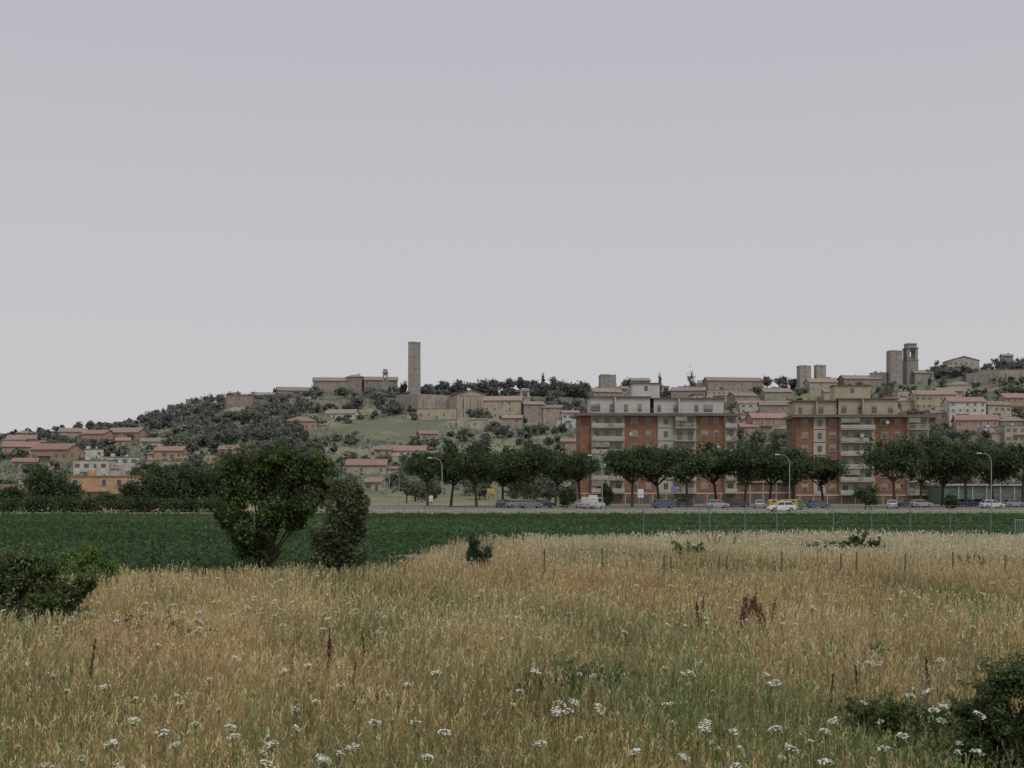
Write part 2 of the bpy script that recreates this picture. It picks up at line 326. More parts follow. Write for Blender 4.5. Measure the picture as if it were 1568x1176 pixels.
# ---------------------------------------------------------------- fences
WOODP=pmat('weathered_wood',(0.15,0.12,0.09)); GALV=pmat('galvanised_steel',(0.20,0.21,0.21),0.6,metal=0.2)
for u,v in [(833,842),(924,840),(1017,850),(1027,853),(1100,850),(1113,852),(1198,845),(1287,848),(1310,846),(1385,848),(1460,846),(1540,850)]:
    Y=40+random.uniform(-1,1); g=Geo(); h=gz(v,Y); lean=random.uniform(-.05,.05)
    g.tube([(0,0,-.1),(lean*.5,0,h*.5),(lean,0,h),(lean,0,h+0.03)],[.035,.032,.028,.008],7)
    o=g.obj('fence_stake',WOODP); o.location=(gx(u,Y),Y,0)
a=Assy('wire_mesh_fence',(0,0,0)); g=a.g('posts',GALV); w=a.g('wires',GALV)
fx=[gx(u,80) for u in (985,1072,1087,1140,1190,1276,1335,1394,1456,1518,1570,1640)]
for X in fx: g.tube([(X,80,-.2),(X+random.uniform(-.05,.05),80,random.uniform(1.9,2.15))],[.035,.03],8)
for k in range(7): w.tube([(fx[0],80,0.3+k*0.27),(fx[-1],80,0.3+k*0.27)],[.003,.003],3)
a.done()
a=Assy('metal_gate',(gx(1562,70),70,0)); g=a.g('frame',GALV)
g.box(-.3,-.24,-.03,.03,0,1.5); g.box(1.7,1.76,-.03,.03,0,1.5); g.box(-.24,1.7,-.02,.02,1.4,1.46); g.box(-.24,1.7,-.02,.02,.2,.26)
for k in range(14): g.box(-.14+k*.13,-.11+k*.13,-.015,.015,.26,1.4)
a.done()
# ---------------------------------------------------------------- trees
def stone_pine(u,Y,top,r,name='stone_pine',col=(0.084,0.112,0.060)):
    s=Soup(); x=gx(u,Y); H=gz(top,Y); th=random.uniform(3.9,5.0); lean=random.uniform(-.8,.8)
    bc=(0.15,0.115,0.095)
    s.tube([(x,Y,-.2),(x+lean*.4,Y,th*.5),(x+lean,Y,th+.8)],[.30,.24,.2],bc,7)
    for i in range(8):
        a=i*0.8+random.random(); q=r*random.uniform(.4,.8)
        s.tube([(x+lean,Y,th-.2),(x+lean+math.cos(a)*q*.5,Y+math.sin(a)*q*.5,th+(H-th)*.22),(x+lean+math.cos(a)*q,Y+math.sin(a)*q,th+(H-th)*.5)],[.15,.1,.04],bc,5)
    rz=(H-th)*0.5; C=(x+lean,Y,th+rz+.1); crown(s,C,(r*1.06,r,rz*1.04),3400,0.25,tuple(np.array(col)*random.uniform(.85,1.18)),nl=26,flat=False,lr=0.38)
    crown(s,(x+lean,Y,th+rz*.9),(r*.9,r*.9,rz*.5),700,0.28,col,nl=7,lr=.5)
    return s.obj(name)
for u,Y,t,r in [(655,262,687,5.0),(690,248,681,6.2),(730,240,677,6.2),(770,255,683,6.0),(806,243,676,6.6),(850,250,680,6.8),(889,262,690,4.8),(968,236,681,6.4),(1010,250,685,6.0),(1052,238,680,6.8),(1098,246,676,6.8),(1140,240,671,6.6),(1178,250,675,6.4),(1218,240,686,6.0),(1262,246,692,6.0),(1370,232,664,6.8),(1408,240,660,6.8),(1442,255,669,6.4),(1480,240,673,6.8),(1522,246,669,6.8),(1566,240,675,6.8),(1612,245,670,6.6)]:
    stone_pine(u,Y,t,r)
def broadleaf(name,x,y,h,r,col,n=1500,leaf=0.22,z0=0,s=None,low=0.12,nl=9):
    own=s is None; s=s or Soup()
    s.tube([(x,y,z0-.5),(x+.1,y,z0+h*.35),(x,y,z0+h*.7)],[h*.03,h*.022,h*.01],BARK,5)
    for i in range(3):
        a=i*2.1+random.random(); s.tube([(x,y,z0+h*.3),(x+math.cos(a)*r*.5,y+math.sin(a)*r*.5,z0+h*.6)],[h*.014,h*.006],BARK,4)
    rz=h*(1-low)/2; crown(s,(x,y,z0+h-rz),(r,r,rz),n,leaf,col,nl=nl)
    if own: return s.obj(name)
DG=(0.075,0.103,0.055)
for u,Y,t,rp in [(-30,190,700,45),(22,196,742,30),(68,188,706,38),(100,192,728,30),(212,190,728,34),(250,184,710,40),(292,188,714,38),(335,192,704,42),(165,230,752,20)]:
    broadleaf('oak_tree',gx(u,Y),Y,gz(t,Y),rp*Y/F,tuple(np.array(DG)*random.uniform(.85,1.3)),2800,0.19,low=0.02,nl=20)
s=Soup()
for i in range(34):
    u=-40+i*12; lobe(s,(gx(u,178+random.random()*3),178+random.random()*3,1.0),(1.6,1.2,random.uniform(0.8,1.8)),260,0.16,DG,bright=random.uniform(.8,1.3))
s.obj('field_hedge')
for u,Y,t,rp in [(868,230,738,16),(1458,215,755,14),(1325,205,740,26),(790,300,700,20),(930,262,735,12)]:
    broadleaf('round_shrub',gx(u,Y),Y,gz(t,Y),rp*Y/F,(0.085,0.115,0.06),1000,0.2,low=0.0,nl=12)
# mid-ground tree mass
s=Soup()
for i in range(150):
    u=random.uniform(-60,1640); Y=random.uniform(300,455)
    if 600>u>480 and Y<330: continue
    h=random.uniform(3.5,8.5) if u<640 else random.uniform(4,8)
    x=gx(u,Y)
    if 10<x<110 and Y<325: continue
    broadleaf('',x,Y,h,h*random.uniform(.45,.8),haz(np.array((0.080,0.105,0.055))*random.uniform(.75,1.4),Y),300,0.42,z0=float(hgt(x,Y)),s=s,low=0.05,nl=7)
s.obj('midground_trees')
# ---------------------------------------------------------------- hillside
def dens(u,v,X,Y):
    p=0.42+0.42*patch(np.array([X]),np.array([Y]),0.02,2)[0]
    if 225<u<480: p+=0.5
    if 225<u<430 and v<690: p+=0.5
    if 470<u<640 and 655<v<690: p-=0.2
    if u>1100: p+=0.15
    return p
hb=[]
HOUSES=[ # u0,u1,top,base,roof,wall,roofcol
(478,531,583,600,'gable','st','tr'),(531,556,577,600,'hip','st','tr'),(556,607,582,602,'gable','st','tr'),
(422,474,598,608,'gable','st','tr'),(388,418,606,614,'gable','st','tr'),(345,385,606,626,'flat','st','tr'),(340,384,630,638,'hip','or','tr'),(283,308,612,622,'flat','st','tr'),
(436,484,645,660,'hip','pk','rd'),(500,545,633,643,'gable','wh','tr'),(597,650,690,702,'gable','wh','rd'),(572,598,688,698,'gable','or','tr'),
(470,520,612,624,'flat','st','tr'),(520,570,610,622,'flat','st','tr'),
(742,800,613,641,'gable','st2','tr'),(800,832,619,648,'gable','st','tr'),(832,860,624,652,'gable','st2','tr'),(860,886,632,656,'gable','wh','tr'),(688,746,643,656,'flat','cr','tr'),
(770,800,640,658,'gable','st','tr'),(640,700,626,642,'flat','st2','tr'),
(905,950,600,618,'gable','st','tr'),(1081,1168,583,603,'gable','st','rd'),(1086,1138,597,614,'flat','cr','tr'),(1030,1082,598,612,'gable','st','tr'),(1040,1076,592,603,'flat','st','tr'),
(1134,1166,618,642,'flat','wh','tr'),(1166,1214,620,650,'gable','pk','tr'),(1150,1206,640,664,'gable','or','rd'),(1120,1158,606,624,'gable','st','tr'),(1170,1212,600,616,'gable','st','tr'),
(1238,1282,585,600,'gable','st2','tr'),(1290,1350,580,596,'gable','st','tr'),(1335,1360,571,590,'flat','st','tr'),(1398,1430,571,586,'gable','st','tr'),
(1402,1464,604,628,'gable','ye','tr'),(1455,1510,615,652,'gable','wh','rd'),(1506,1548,620,645,'gable','cr','tr'),(1540,1602,609,636,'gable','or','rd'),
(1470,1532,643,668,'gable','pk','rd'),(1538,1602,652,680,'flat','cr','tr'),(1505,1540,655,672,'flat','wh','tr'),(1430,1462,632,655,'gable','pk','tr'),
(1453,1500,552,566,'gablef','cr','tr'),(1500,1570,566,580,'flat','st','tr'),(1536,1552,545,562,'gable','st','tr'),
(0,52,684,698,'gable','or','rd'),(48,112,688,707,'gable','or','rd'),(88,128,661,674,'gable','pk','tr'),(126,166,664,680,'gable','or','rd'),(164,216,662,676,'gable','or','tr'),(8,50,672,684,'gable','pk','rd'),
(214,250,676,686,'gable','cr','tr'),(150,206,700,724,'flat','wh','tr'),(112,166,705,738,'flat','wh','tr'),(204,276,706,724,'flat','cr','tr'),(120,154,688,702,'flat','wh','tr'),(280,332,696,712,'flat','ye','tr'),(236,280,690,704,'gable','or','rd'),
(335,372,688,702,'gable','cr','rd'),(530,590,712,728,'gable','cr','rd'),(560,588,738,752,'gable','cr','rd'),
(860,892,676,690,'gable','or','rd'),(640,668,664,676,'gable','or','tr'),
]
WC={'st':(0.255,0.205,0.15),'st2':(0.34,0.28,0.195),'or':(0.36,0.225,0.13),'pk':(0.33,0.205,0.15),'wh':(0.50,0.49,0.45),'cr':(0.41,0.36,0.27),'ye':(0.42,0.345,0.20),'br':(0.30,0.11,0.07)}
RC={'tr':(0.18,0.12,0.085),'rd':(0.22,0.11,0.075)}
def house(u0,u1,top,base,roof,w,rc,Y=None,name=None,depth=None,rot=None):
    uc=(u0+u1)/2
    if Y is None: Y=on_hill(uc,base)
    x=gx(uc,Y); zb=float(hgt(x,Y)); W=(u1-u0)*Y/F; H=max(2.6,gz(top,Y)-zb); D=depth or min(13,max(7,W*.7))
    if Y>880: H=max(H,4)
    jig=random.uniform(.8,1.14)
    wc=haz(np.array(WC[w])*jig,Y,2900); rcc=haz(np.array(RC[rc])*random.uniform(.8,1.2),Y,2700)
    nm=name or {'st':'stone_house','st2':'stone_house','br':'brick_house'}.get(w,'plaster_house')
    a=Assy(nm,(x,Y+D/2,zb),random.uniform(-.3,.3) if rot is None else rot)
    wm=pmat('wall_'+w,tuple(round(c,2) for c in wc),0.9,0.24,0.35,bump=.1); rm=pmat('roof_tiles_'+rc,tuple(round(c,2) for c in rcc),0.9,0.3,1.2)
    gw=a.g('walls',wm); gr=a.g('roof',rm); hw=W/2; hd=D/2
    gw.box(-hw,hw,-hd,hd,-5,H)
    o=.55
    if roof=='gable' or roof=='gablef':
        sw=roof=='gablef'; A,Bd=(hd,hw) if sw else (hw,hd)
        rh=min(Bd*.42,3.0); k=rh/Bd; T=.22
        def mp(p): return (p[1],p[0],p[2]) if sw else p
        for sg in (-1,1):
            y1=sg*(Bd+o); z1=H-k*o+.02
            P=[(-A-o,y1,z1),(A+o,y1,z1),(A+o,0,H+rh+.02),(-A-o,0,H+rh+.02)]
            gr.hexa([mp(p) for p in P]+[mp((p[0],p[1],p[2]+T)) for p in P])
        gw.poly([mp(p) for p in [(-A,-Bd,H),(-A,Bd,H),(-A,0,H+rh),(A,-Bd,H),(A,Bd,H),(A,0,H+rh)]],[(0,1,2),(3,5,4)])
    elif roof=='hip':
        rh=min(hd*.5,3.2); rl=max(hw-hd,0.3)
        gr.poly([(-hw-o,-hd-o,H),(hw+o,-hd-o,H),(hw+o,hd+o,H),(-hw-o,hd+o,H),(-rl,0,H+rh),(rl,0,H+rh)],[(0,1,5,4),(1,2,5),(2,3,4,5),(3,0,4),(3,2,1,0)])
    else:
        gr.box(-hw-.2,hw+.2,-hd-.2,hd+.2,H+.003,H+.28)
        gw.box(-hw*.5,-hw*.5+1.8,-1,1,H+.285,H+1.6)
    gw.box(hw*.3,hw*.3+.8,.5,1.3,H+.3,H+2.6 if roof!='flat' else H+1.4)
    if W>9 and random.random()<.6 and w!='st':
        sg=random.choice([-1,1]); x0,x1=sorted((sg*(hw+.003),sg*(hw+W*.3))); gw.box(x0,x1,-hd*.5,hd*.8,-5,H*.6)
        gr.hexa([(x0,-hd*.5-.4,H*.6+.003),(x1,-hd*.5-.4,H*.6+.003),(x1,hd*.8+.3,H*.6+1.1),(x0,hd*.8+.3,H*.6+1.1),(x0,-hd*.5-.4,H*.6+.2),(x1,-hd*.5-.4,H*.6+.2),(x1,hd*.8+.3,H*.6+1.3),(x0,hd*.8+.3,H*.6+1.3)])
    fl=max(1,int(H/3.0)); nc=max(1,int(W/(3.2 if w not in('st','st2') else 4.2)))
    gwn=a.g('windows',pmat('dark_window_glass',haz((0.04,0.045,0.05),Y),0.3)); gs=a.g('sills_and_shutters',pmat('shutters_'+w,haz(random.choice([(0.10,0.08,0.05),(0.07,0.10,0.07),(0.35,0.33,0.3)]),Y)))
    for f in range(fl):
        for c in range(nc):
            if random.random()<(.15 if w not in('st','st2') else .4): continue
            cx=-hw+W*(c+.5)/nc+random.uniform(-.2,.2); z=f*H/fl+H/fl*.35; ww=.5; wh=1.35
            if f==0 and c==nc//2: z=0.0; wh=2.1
            gwn.box(cx-ww,cx+ww,-hd-.04,-hd+.1,z,z+wh)
            gs.box(cx-ww-.12,cx+ww+.12,-hd-.12,-hd+.05,z-.1,z-.003)
            if random.random()<.7 and w not in('st','st2'):
                gs.box(cx-ww-.5,cx-ww-.003,-hd-.09,-hd+.05,z,z+wh); gs.box(cx+ww+.003,cx+ww+.5,-hd-.09,-hd+.05,z,z+wh)
        for sg in (-1,1):
            for yy in (-D*.22,D*.22):
                z=f*H/fl+H/fl*.35; gwn.box(sg*hw-.05,sg*hw+.05,yy-.5,yy+.5,z,z+1.3)
    if w in('wh','cr','or') and W>9 and H>5:
        gb=a.g('balcony',wm); gb.box(-hw*.6,hw*.1,-hd-1.2,-hd-.003,H*.5-.3,H*.5-.1); gb.box(-hw*.6,hw*.1,-hd-1.2,-hd-1.08,H*.5-.097,H*.5+.8)
    a.done(); hb.append((x,Y,W*.5+2,D))
for h in HOUSES: house(*h)
for i in range(46):
    u=random.uniform(880,1620); v=random.uniform(604,668)+(1400-u)*0.01
    if 890<u<1128 and v>610 : v=random.uniform(596,610)
    w=random.uniform(18,42); house(u-w/2,u+w/2,v-random.uniform(9,17),v,random.choice(['gable','gable','hip','flat']),random.choice(['st','st2','or','pk','cr','wh','st']),random.choice(['tr','tr','rd']))
for i in range(8):
    u=random.uniform(-40,240); v=random.uniform(668,735); w=random.uniform(20,36)
    house(u-w/2,u+w/2,v-random.uniform(8,13),v,random.choice(['gable','gable','hip']),random.choice(['or','pk','cr','or']),random.choice(['tr','rd']))
house(97,205,730,770,'flat','or','tr',Y=300,name='orange_apartment_house',depth=11)
house(-20,36,757,772,'gable','cr','rd',Y=245,name='farm_house')
STN=lambda c:pmat('tower_stone',haz(c,800),0.9,0.22,0.3,bump=.2)
def tower(u0,u1,top,Y,kind='plain',c=(0.225,0.185,0.145),name='stone_tower'):
    uc=(u0+u1)/2; x=gx(uc,Y); zb=float(hgt(x,Y)); W=(u1-u0)*Y/F; H=gz(top,Y)-zb; h=W/2
    a=Assy(name,(x,Y,zb),0.06); m=STN(c); g=a.g('shaft',m); d=a.g('openings',pmat('dark_opening',haz((0.05,0.05,0.05),900)))
    if kind=='plain':
        g.box(-h,h,-h,h,-4,H-1.0,tx=.12,ty=.12); g.box(-h-.02,h+.02,-h-.02,h+.02,H-.997,H-.3)
        g.box(-h*.95,h*.2,-h*.9,h*.9,H-.297,H)
        for z in (H*.3,H*.5,H*.7,H*.86): d.box(-.35,.35,-h-.03,-h+.3,z,z+1.5)
        for k in range(7): d.box(-h+.9+(k%3)*h*.7,-h+1.1+(k%3)*h*.7,-h-.02,-h+.2,H*(.2+.1*k),H*(.2+.1*k)+.25)
    else:
        z1=H*.55; g.box(-h,h,-h,h,-4,z1); g.box(-h-.25,h+.25,-h-.25,h+.25,z1+.003,z1+.6)
        z2=H*.86
        for sx in (-1,1):
            for sy in (-1,1): g.box(min(sx*h*.95,sx*h*.45),max(sx*h*.95,sx*h*.45),min(sy*h*.95,sy*h*.45),max(sy*h*.95,sy*h*.45),z1+.603,z2)
        d.box(-h*.6,h*.6,-h*.6,h*.6,z1+.603,z1+2.5)
        for sy in (-1,1): g.box(-h*.44,h*.44,sy*h*.7-.15,sy*h*.7+.15,z2-1.6,z2)
        g.box(-h-.3,h+.3,-h-.3,h+.3,z2+.003,z2+.6); g.box(-h*.8,h*.8,-h*.8,h*.8,z2+.603,H-.8); g.box(-h*.9,h*.9,-h*.9,h*.9,H-.797,H,tx=.4,ty=.4)
    a.done(); hb.append((x,Y,h+2,6))
tower(625,644,524,880); tower(918,942,574,860); tower(1222,1240,560,880,c=(0.27,0.225,0.17)); tower(1248,1263,559,885,c=(0.29,0.24,0.18)); tower(1360,1379,537,880)
tower(1385,1403,526,885,'bell',c=(0.18,0.145,0.115),name='bell_tower')
tower(796,811,595,815,'bell',c=(0.34,0.29,0.22),name='church_belfry'); tower(586,594,565,880,'bell',name='monastery_belfry')
def church():
    Y=on_hill(722,642); x=gx(722,Y); zb=float(hgt(x,Y)); k=Y/F; a=Assy('stone_church',(x,Y,zb),0.25); m=pmat('church_stone',haz((0.35,0.29,0.20),Y),0.9,0.18,.4); g=a.g('walls',m); H=gz(604,Y)-zb; W=44*k
    g.box(-W/2,W/2,0,26,-4,H)
    for i in range(5): X=-W/2+W*i/4; g.box(X-.5,X+.5,-.9,-.003,-4,H*.92,ty=0)
    g.box(-W/2+1,W/2-1,-.25,-.003,H-.8,H-.2)
    r=a.g('roof',pmat('roof_church',haz(RC['tr'],Y))); r.hexa([(-W/2-.5,-.6,H+.003),(0,-.6,H+2.6),(0,26.5,H+2.6),(-W/2-.5,26.5,H+.003),(-W/2-.5,-.6,H+.3),(0,-.6,H+2.9),(0,26.5,H+2.9),(-W/2-.5,26.5,H+.3)])
    r.hexa([(.003,-.6,H+2.6),(W/2+.5,-.6,H+.003),(W/2+.5,26.5,H+.003),(.003,26.5,H+2.6),(.003,-.6,H+2.9),(W/2+.5,-.6,H+.3),(W/2+.5,26.5,H+.3),(.003,26.5,H+2.9)])
    g.poly([(-W/2,0,H),(W/2,0,H),(0,0,H+2.6)],[(0,1,2)])
    d=a.g('openings',pmat('dark_opening',haz((0.05,0.05,0.05),900))); d.box(-1.1,1.1,-.1,.2,0,4)
    for q in (-.3,.3): d.box(W*q-.4,W*q+.4,-.1,.2,H*.45,H*.75)
    a.done(); hb.append((x,Y,12,20))
church()
def wall(pts,v_top,name='town_wall',c=(0.29,0.24,0.175)):
    a=Assy(name,(0,0,0)); g=a.g('masonry',pmat('wall_masonry',haz(c,850),0.9,.25,.2)); P=[]
    for (u,v),vt in zip(pts,v_top): Y=on_hill(u,v); P.append((gx(u,Y),Y,float(hgt(gx(u,Y),Y)),gz(vt,Y)))
    for p,q in zip(P[:-1],P[1:]):
        g.hexa([(p[0],p[1],p[2]-3),(q[0],q[1],q[2]-3),(q[0],q[1]+1.5,q[2]-3),(p[0],p[1]+1.5,p[2]-3),(p[0],p[1],p[3]),(q[0],q[1],q[3]),(q[0],q[1]+1.5,q[3]),(p[0],p[1]+1.5,p[3])])
        n=max(1,int(abs(q[0]-p[0])/7))
        for i in range(n):
            t=(i+.5)/n; X=p[0]+(q[0]-p[0])*t; yy=p[1]+(q[1]-p[1])*t; z=min(p[3],q[3])-1.2; g.box(X-.5,X+.5,yy-.8,yy+.2,min(p[2],q[2])-3,z)
    a.done()
wall([(606,626),(640,630),(700,632)],[605,603,606]); wall([(1480,590),(1530,588),(1600,584)],[572,568,565]); wall([(380,622),(425,624),(476,620)],[612,611,607]); wall([(700,655),(760,652),(800,655)],[640,641,648],c=(0.34,0.29,0.20))
s=Soup()
def blocked(X,Y):
    for bx,by,w,d in hb:
        if abs(X-bx)<w and -14<Y-by<d+2: return True
    return False
tries=0; cnt=0
while cnt<1700 and tries<14000:
    tries+=1
    Y=450+450*random.random()**.7; u=random.uniform(-120,1700); X=gx(u,Y); z=float(hgt(X,Y)); v=HZ-(z-EYE)*F/Y
    if random.random()>dens(u,v,X,Y) or blocked(X,Y): continue
    h=random.choice([random.uniform(2.5,5),random.uniform(4,8.5)])
    if u<225: h*=.75
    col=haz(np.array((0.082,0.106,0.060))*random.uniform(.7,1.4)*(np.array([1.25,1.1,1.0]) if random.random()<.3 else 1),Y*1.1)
    if random.random()<.06: crown(s,(X,Y,z+h*.6),(1.3,1.3,h*.62),110,.55,haz((0.045,0.065,0.042),Y),nl=4,lr=.7)
    else: broadleaf('',X,Y,h,h*random.uniform(.5,1.05),col,120,.78,z0=z,s=s,low=.02,nl=5)
    cnt+=1
s.obj('hillside_trees')
s=Soup(); n=42000; Y=450+460*rng.random(n)**.8; u=rng.uniform(-140,1720,n); X=(u-784)/F*Y; z=hgt(X,Y); keep=(patch(X,Y,.035,5)+.3*rng.normal(size=n))>-.02; X,Y,z=X[keep],Y[keep],z[keep]
s.cards(np.stack([X,Y,z+.3],1),rng.uniform(.4,1.3,len(X)),np.array(haz((0.09,0.115,0.062),800))*rng.uniform(.75,1.35,(len(X),1)),.8); s.obj('hillside_scrub')
s=Soup()
def ridge(u,top,wpx,Y=892,kind='p'):
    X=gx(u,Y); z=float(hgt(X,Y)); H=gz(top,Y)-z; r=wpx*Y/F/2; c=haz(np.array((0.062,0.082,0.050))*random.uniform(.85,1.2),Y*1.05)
    s.tube([(X,Y,z-1),(X,Y,z+H*.7)],[.4,.3],haz(BARK,Y),5)
    if kind=='p': crown(s,(X,Y,z+H*.66),(r*1.1,r*1.1,H*.36),330,.75,c,nl=12,lr=.48)
    elif kind=='c': crown(s,(X,Y,z+H*.5),(r,r,H*.52),200,.6,c,nl=7,lr=.6)
    else: crown(s,(X,Y,z+H*.52),(r*1.1,r*1.1,H*.5),260,.75,c,nl=9)
for u in range(648,905,11):
    ridge(u+random.uniform(-5,5),random.choice([578,581,584,587])+ (4 if u<700 else 0)+random.uniform(-2,3),random.uniform(18,30),Y=random.uniform(880,898))
for u in range(640,905,12): ridge(u+random.uniform(-5,5),random.uniform(590,597),random.uniform(14,22),Y=884,kind='b')
for u,t,w in [(1175,576,26),(1198,576,28),(1215,580,20),(958,580,16)]: ridge(u,t,w)
for u,t,w in [(300,603,18),(318,602,22),(335,604,18),(352,601,10),(376,612,14),(405,602,12),(45,656,12),(60,654,10),(88,652,14),(122,645,14),(138,644,14),(150,643,12),(168,648,14),(185,646,16),(205,644,14),(225,640,12),(240,630,16),(258,628,18),(272,626,18),(1438,552,22),(1430,560,18),(1455,562,20),(1480,560,16),(1510,555,20),(1528,549,22),(1545,551,24),(1562,549,24),(1585,546,24),(1605,546,26),(1420,565,18),(1560,556,26),(1590,556,26),(1345,574,12),(612,592,14),(652,592,16),(700,596,20),(1000,590,20),(1020,594,16),(945,592,20),(1270,578,18),(1310,576,20),(640,598,20),(575,604,20),(545,604,14),(450,604,12)]: ridge(u,t,w,kind='b')
for u in range(1410,1620,14): ridge(u+random.uniform(-5,5),random.uniform(560,572)-(u-1410)*.05,random.uniform(14,24),Y=882,kind='b')
for u,t,w in [(250,624,6),(266,625,5),(420,596,5),(1010,572,7),(1060,569,16),(1152,590,5),(1310,572,6),(832,572,7),(595,592,6),(620,582,8),(615,588,8),(1295,578,5),(940,584,8)]: ridge(u,t,w,kind='c')
s.obj('ridge_trees')
# ---------------------------------------------------------------- apartment blocks
BRK=pmat('brick_facing',(0.225,0.120,0.080),0.9,.22,.8); CRM=pmat('cream_plaster',(0.38,0.355,0.30),0.85,.16,.3); WHT=pmat('white_plaster',(0.46,0.46,0.43),0.85,.14,.3); YEL=pmat('yellowed_plaster',(0.36,0.335,0.24),0.85,.16,.3)
GLS=pmat('apartment_glass',(0.09,0.095,0.10),0.15,.3,spec=.6); SHT=pmat('roller_shutter',(0.25,0.235,0.20),.7,.3); BRN_=pmat('eave_fascia',(0.17,0.12,0.095),.8)
def apartment(u0,Y,W,D,bays,H,attic,tops,pl,rot,name='apartment_block'):
    a=Assy(name,(gx(u0,Y),Y,0),rot)
    b=a.g('brick_walls',BRK); c=a.g('plaster_bands',CRM); gl=a.g('windows',GLS); sh=a.g('shutters',SHT); rf=a.g('roof_slab',BRN_); bl=a.g('balconies',CRM); at=a.g('attic',pl)
    b.box(0,W,0,D,0,H); fl=6; g0=H-fl*3.03
    def win(x,z,w=1.3,h=1.4,y=0):
        gl.box(x-w/2,x+w/2,y-.03,y+.1,z,z+h)
        c.box(x-w/2-.1,x-w/2-.003,y-.08,y+.1,z-.08,z+h+.08); c.box(x+w/2+.003,x+w/2+.1,y-.08,y+.1,z-.08,z+h+.08)
        c.box(x-w/2,x+w/2,y-.08,y+.1,z+h+.003,z+h+.08); c.box(x-w/2-.1,x+w/2+.1,y-.14,y+.1,z-.16,z-.083)
        f=random.choice([.25,.5,1,0.15,.7]); sh.box(x-w/2+.003,x+w/2-.003,y-.06,y-.033,z+h*(1-f),z+h-.003)
    c.box(-.12,W+.12,-.14,-.003,g0-.35,g0)
    for k in range(fl):
        z=g0+k*3.03
        for x0,x1,t in bays:
            w=x1-x0; m=(x0+x1)/2
            if t=='brick':
                if w>5: win(x0+w*.3,z+.95); win(x0+w*.72,z+.95,.9)
                elif w>3: win(m,z+.95)
            elif t=='stair':
                c.box(x0,x1,-.22,-.094,z+.023,z+2.89); gl.box(m-.5,m+.5,-.25,-.225,z+.8,z+2.2)
            else:
                c.box(x0,x1,-.05,-.003,z+.023,z+2.89)
                n=max(1,int(w/2.4))
                for i in range(n): win(x0+w*(i+.5)/n,z+.12,1.25,2.2,y=-.05)
                bl.box(x0+.05,x1-.05,-1.4,-.093,z-.16,z+.021)
                if t=='balc':
                    bl.box(x0+.05,x1-.05,-1.4,-1.31,z+.12,z+.98)
                    for X in (x0+.05,x1-.13): bl.box(X,X+.08,-1.307,-.1,z+.12,z+.98)
                else:
                    X=x0+.1
                    while X<x1: bl.box(X,X+.04,-1.38,-1.34,z+.024,z+1.0); X+=.22
                    bl.box(x0+.05,x1-.05,-1.4,-1.32,z+1.003,z+1.07)
                if random.random()<.5: sh.box(x0+.3,x0+1.1,-1.2,-.8,z+.024,z+1.4)
                if random.random()<.4: sh.box(m,m+1.2,-1.46,-1.405,z+.3,z+.95)
                if random.random()<.35: sh.box(x0+.1,x0+w*.55,-1.36,-1.30,z+1.5,z+2.7,ty=0)
    for k in range(fl):
        z=g0+k*3.03
        for sx in (0,W):
            for yy in (D*.25,D*.7):
                gl.box(sx-.04,sx+.04,yy-.6,yy+.6,z+.9,z+2.3); c.box(sx-.1,sx+.1,yy-.75,yy+.75,z+.75,z+.88)
            c.box(sx-.07,sx+.07,.05,D-.05,z-.13,z+.02)
    X=1.
    while X<W-3: gl.box(X,X+2.2,-.06,.1,.3,g0-.8); c.box(X-.25,X-.05,-.1,.1,0,g0-.4); X+=3.2
    rf.box(-1.2,W+1.2,-1.7,D+1.2,H+.003,H+.32); c.box(-1.1,W+1.1,-1.6,D+1.1,H-.2,H)
    for (x0,x1,y0,y1,h) in attic:
        z=H+.323; at.box(x0,x1,y0,y1,z,z+h); rf.box(x0-.4,x1+.4,y0-.5,y1+.4,z+h+.003,z+h+.2)
        X=x0+1.2
        while X<x1-1:
            ww=random.choice([.45,.6,1.1]); gl.box(X-ww,X+ww,y0-.03,y0+.05,z+.5,z+2.3); sh.box(X-ww+.03,X+ww-.03,y0-.06,y0-.033,z+random.uniform(.8,2.0),z+2.297); X+=random.uniform(2.8,5)
        q=x0+random.uniform(.3,.6)*(x1-x0); at.box(q,q+.25,y0-1.6,y0-.003,z,z+h-.1)
    for (x0,x1,h0,h1) in tops:
        at.box(x0,x1,3.5,8,H+h0,H+h1); rf.box(x0-.3,x1+.3,3.2,8.3,H+h1+.003,H+h1+.15); gl.box((x0+x1)/2-.4,(x0+x1)/2+.4,3.46,3.55,H+h1-1.7,H+h1-.6)
    an=a.g('antennas',GALV); z=H+.323
    X=-1
    while X<W+1: an.box(X,X+.04,-1.55,-1.51,z,z+.9); X+=.5
    an.box(-1,W+1,-1.56,-1.5,z+.903,z+.95)
    for i in range(7):
        X=random.uniform(1,W-1); z1=H+random.uniform(5.5,8); yy=random.uniform(3,7); an.tube([(X,yy,H+3),(X,yy,z1)],[.035,.03],5)
        for q in range(4): an.tube([(X-.5+q*.04,yy-.2,z1-.15-q*.3),(X+.5,yy+.2,z1-.15-q*.3)],[.02,.02],4)
    dsh=a.g('satellite_dishes',WHT)
    for i in range(5): X=random.uniform(1,W-1); zz=g0+3.03*random.randint(1,5)+1.5; dsh.cyl(X,zz,-1.75,-1.66,.4,.15,12,'y')
    a.done()
apartment(889,298,36.5,13,[(0,2.4,'brick'),(2.4,10.2,'balc'),(10.2,18,'brick'),(18,21.8,'stair'),(21.8,27,'rail'),(27,33.6,'brick'),(33.6,36.5,'balc')],20.8,
  [(2.5,16.5,2.0,11,3.9),(17.5,34,2.5,11,3.6)],[(12.5,19,4.1,7.6),(27,29,3.9,5.0)],WHT,0.03)
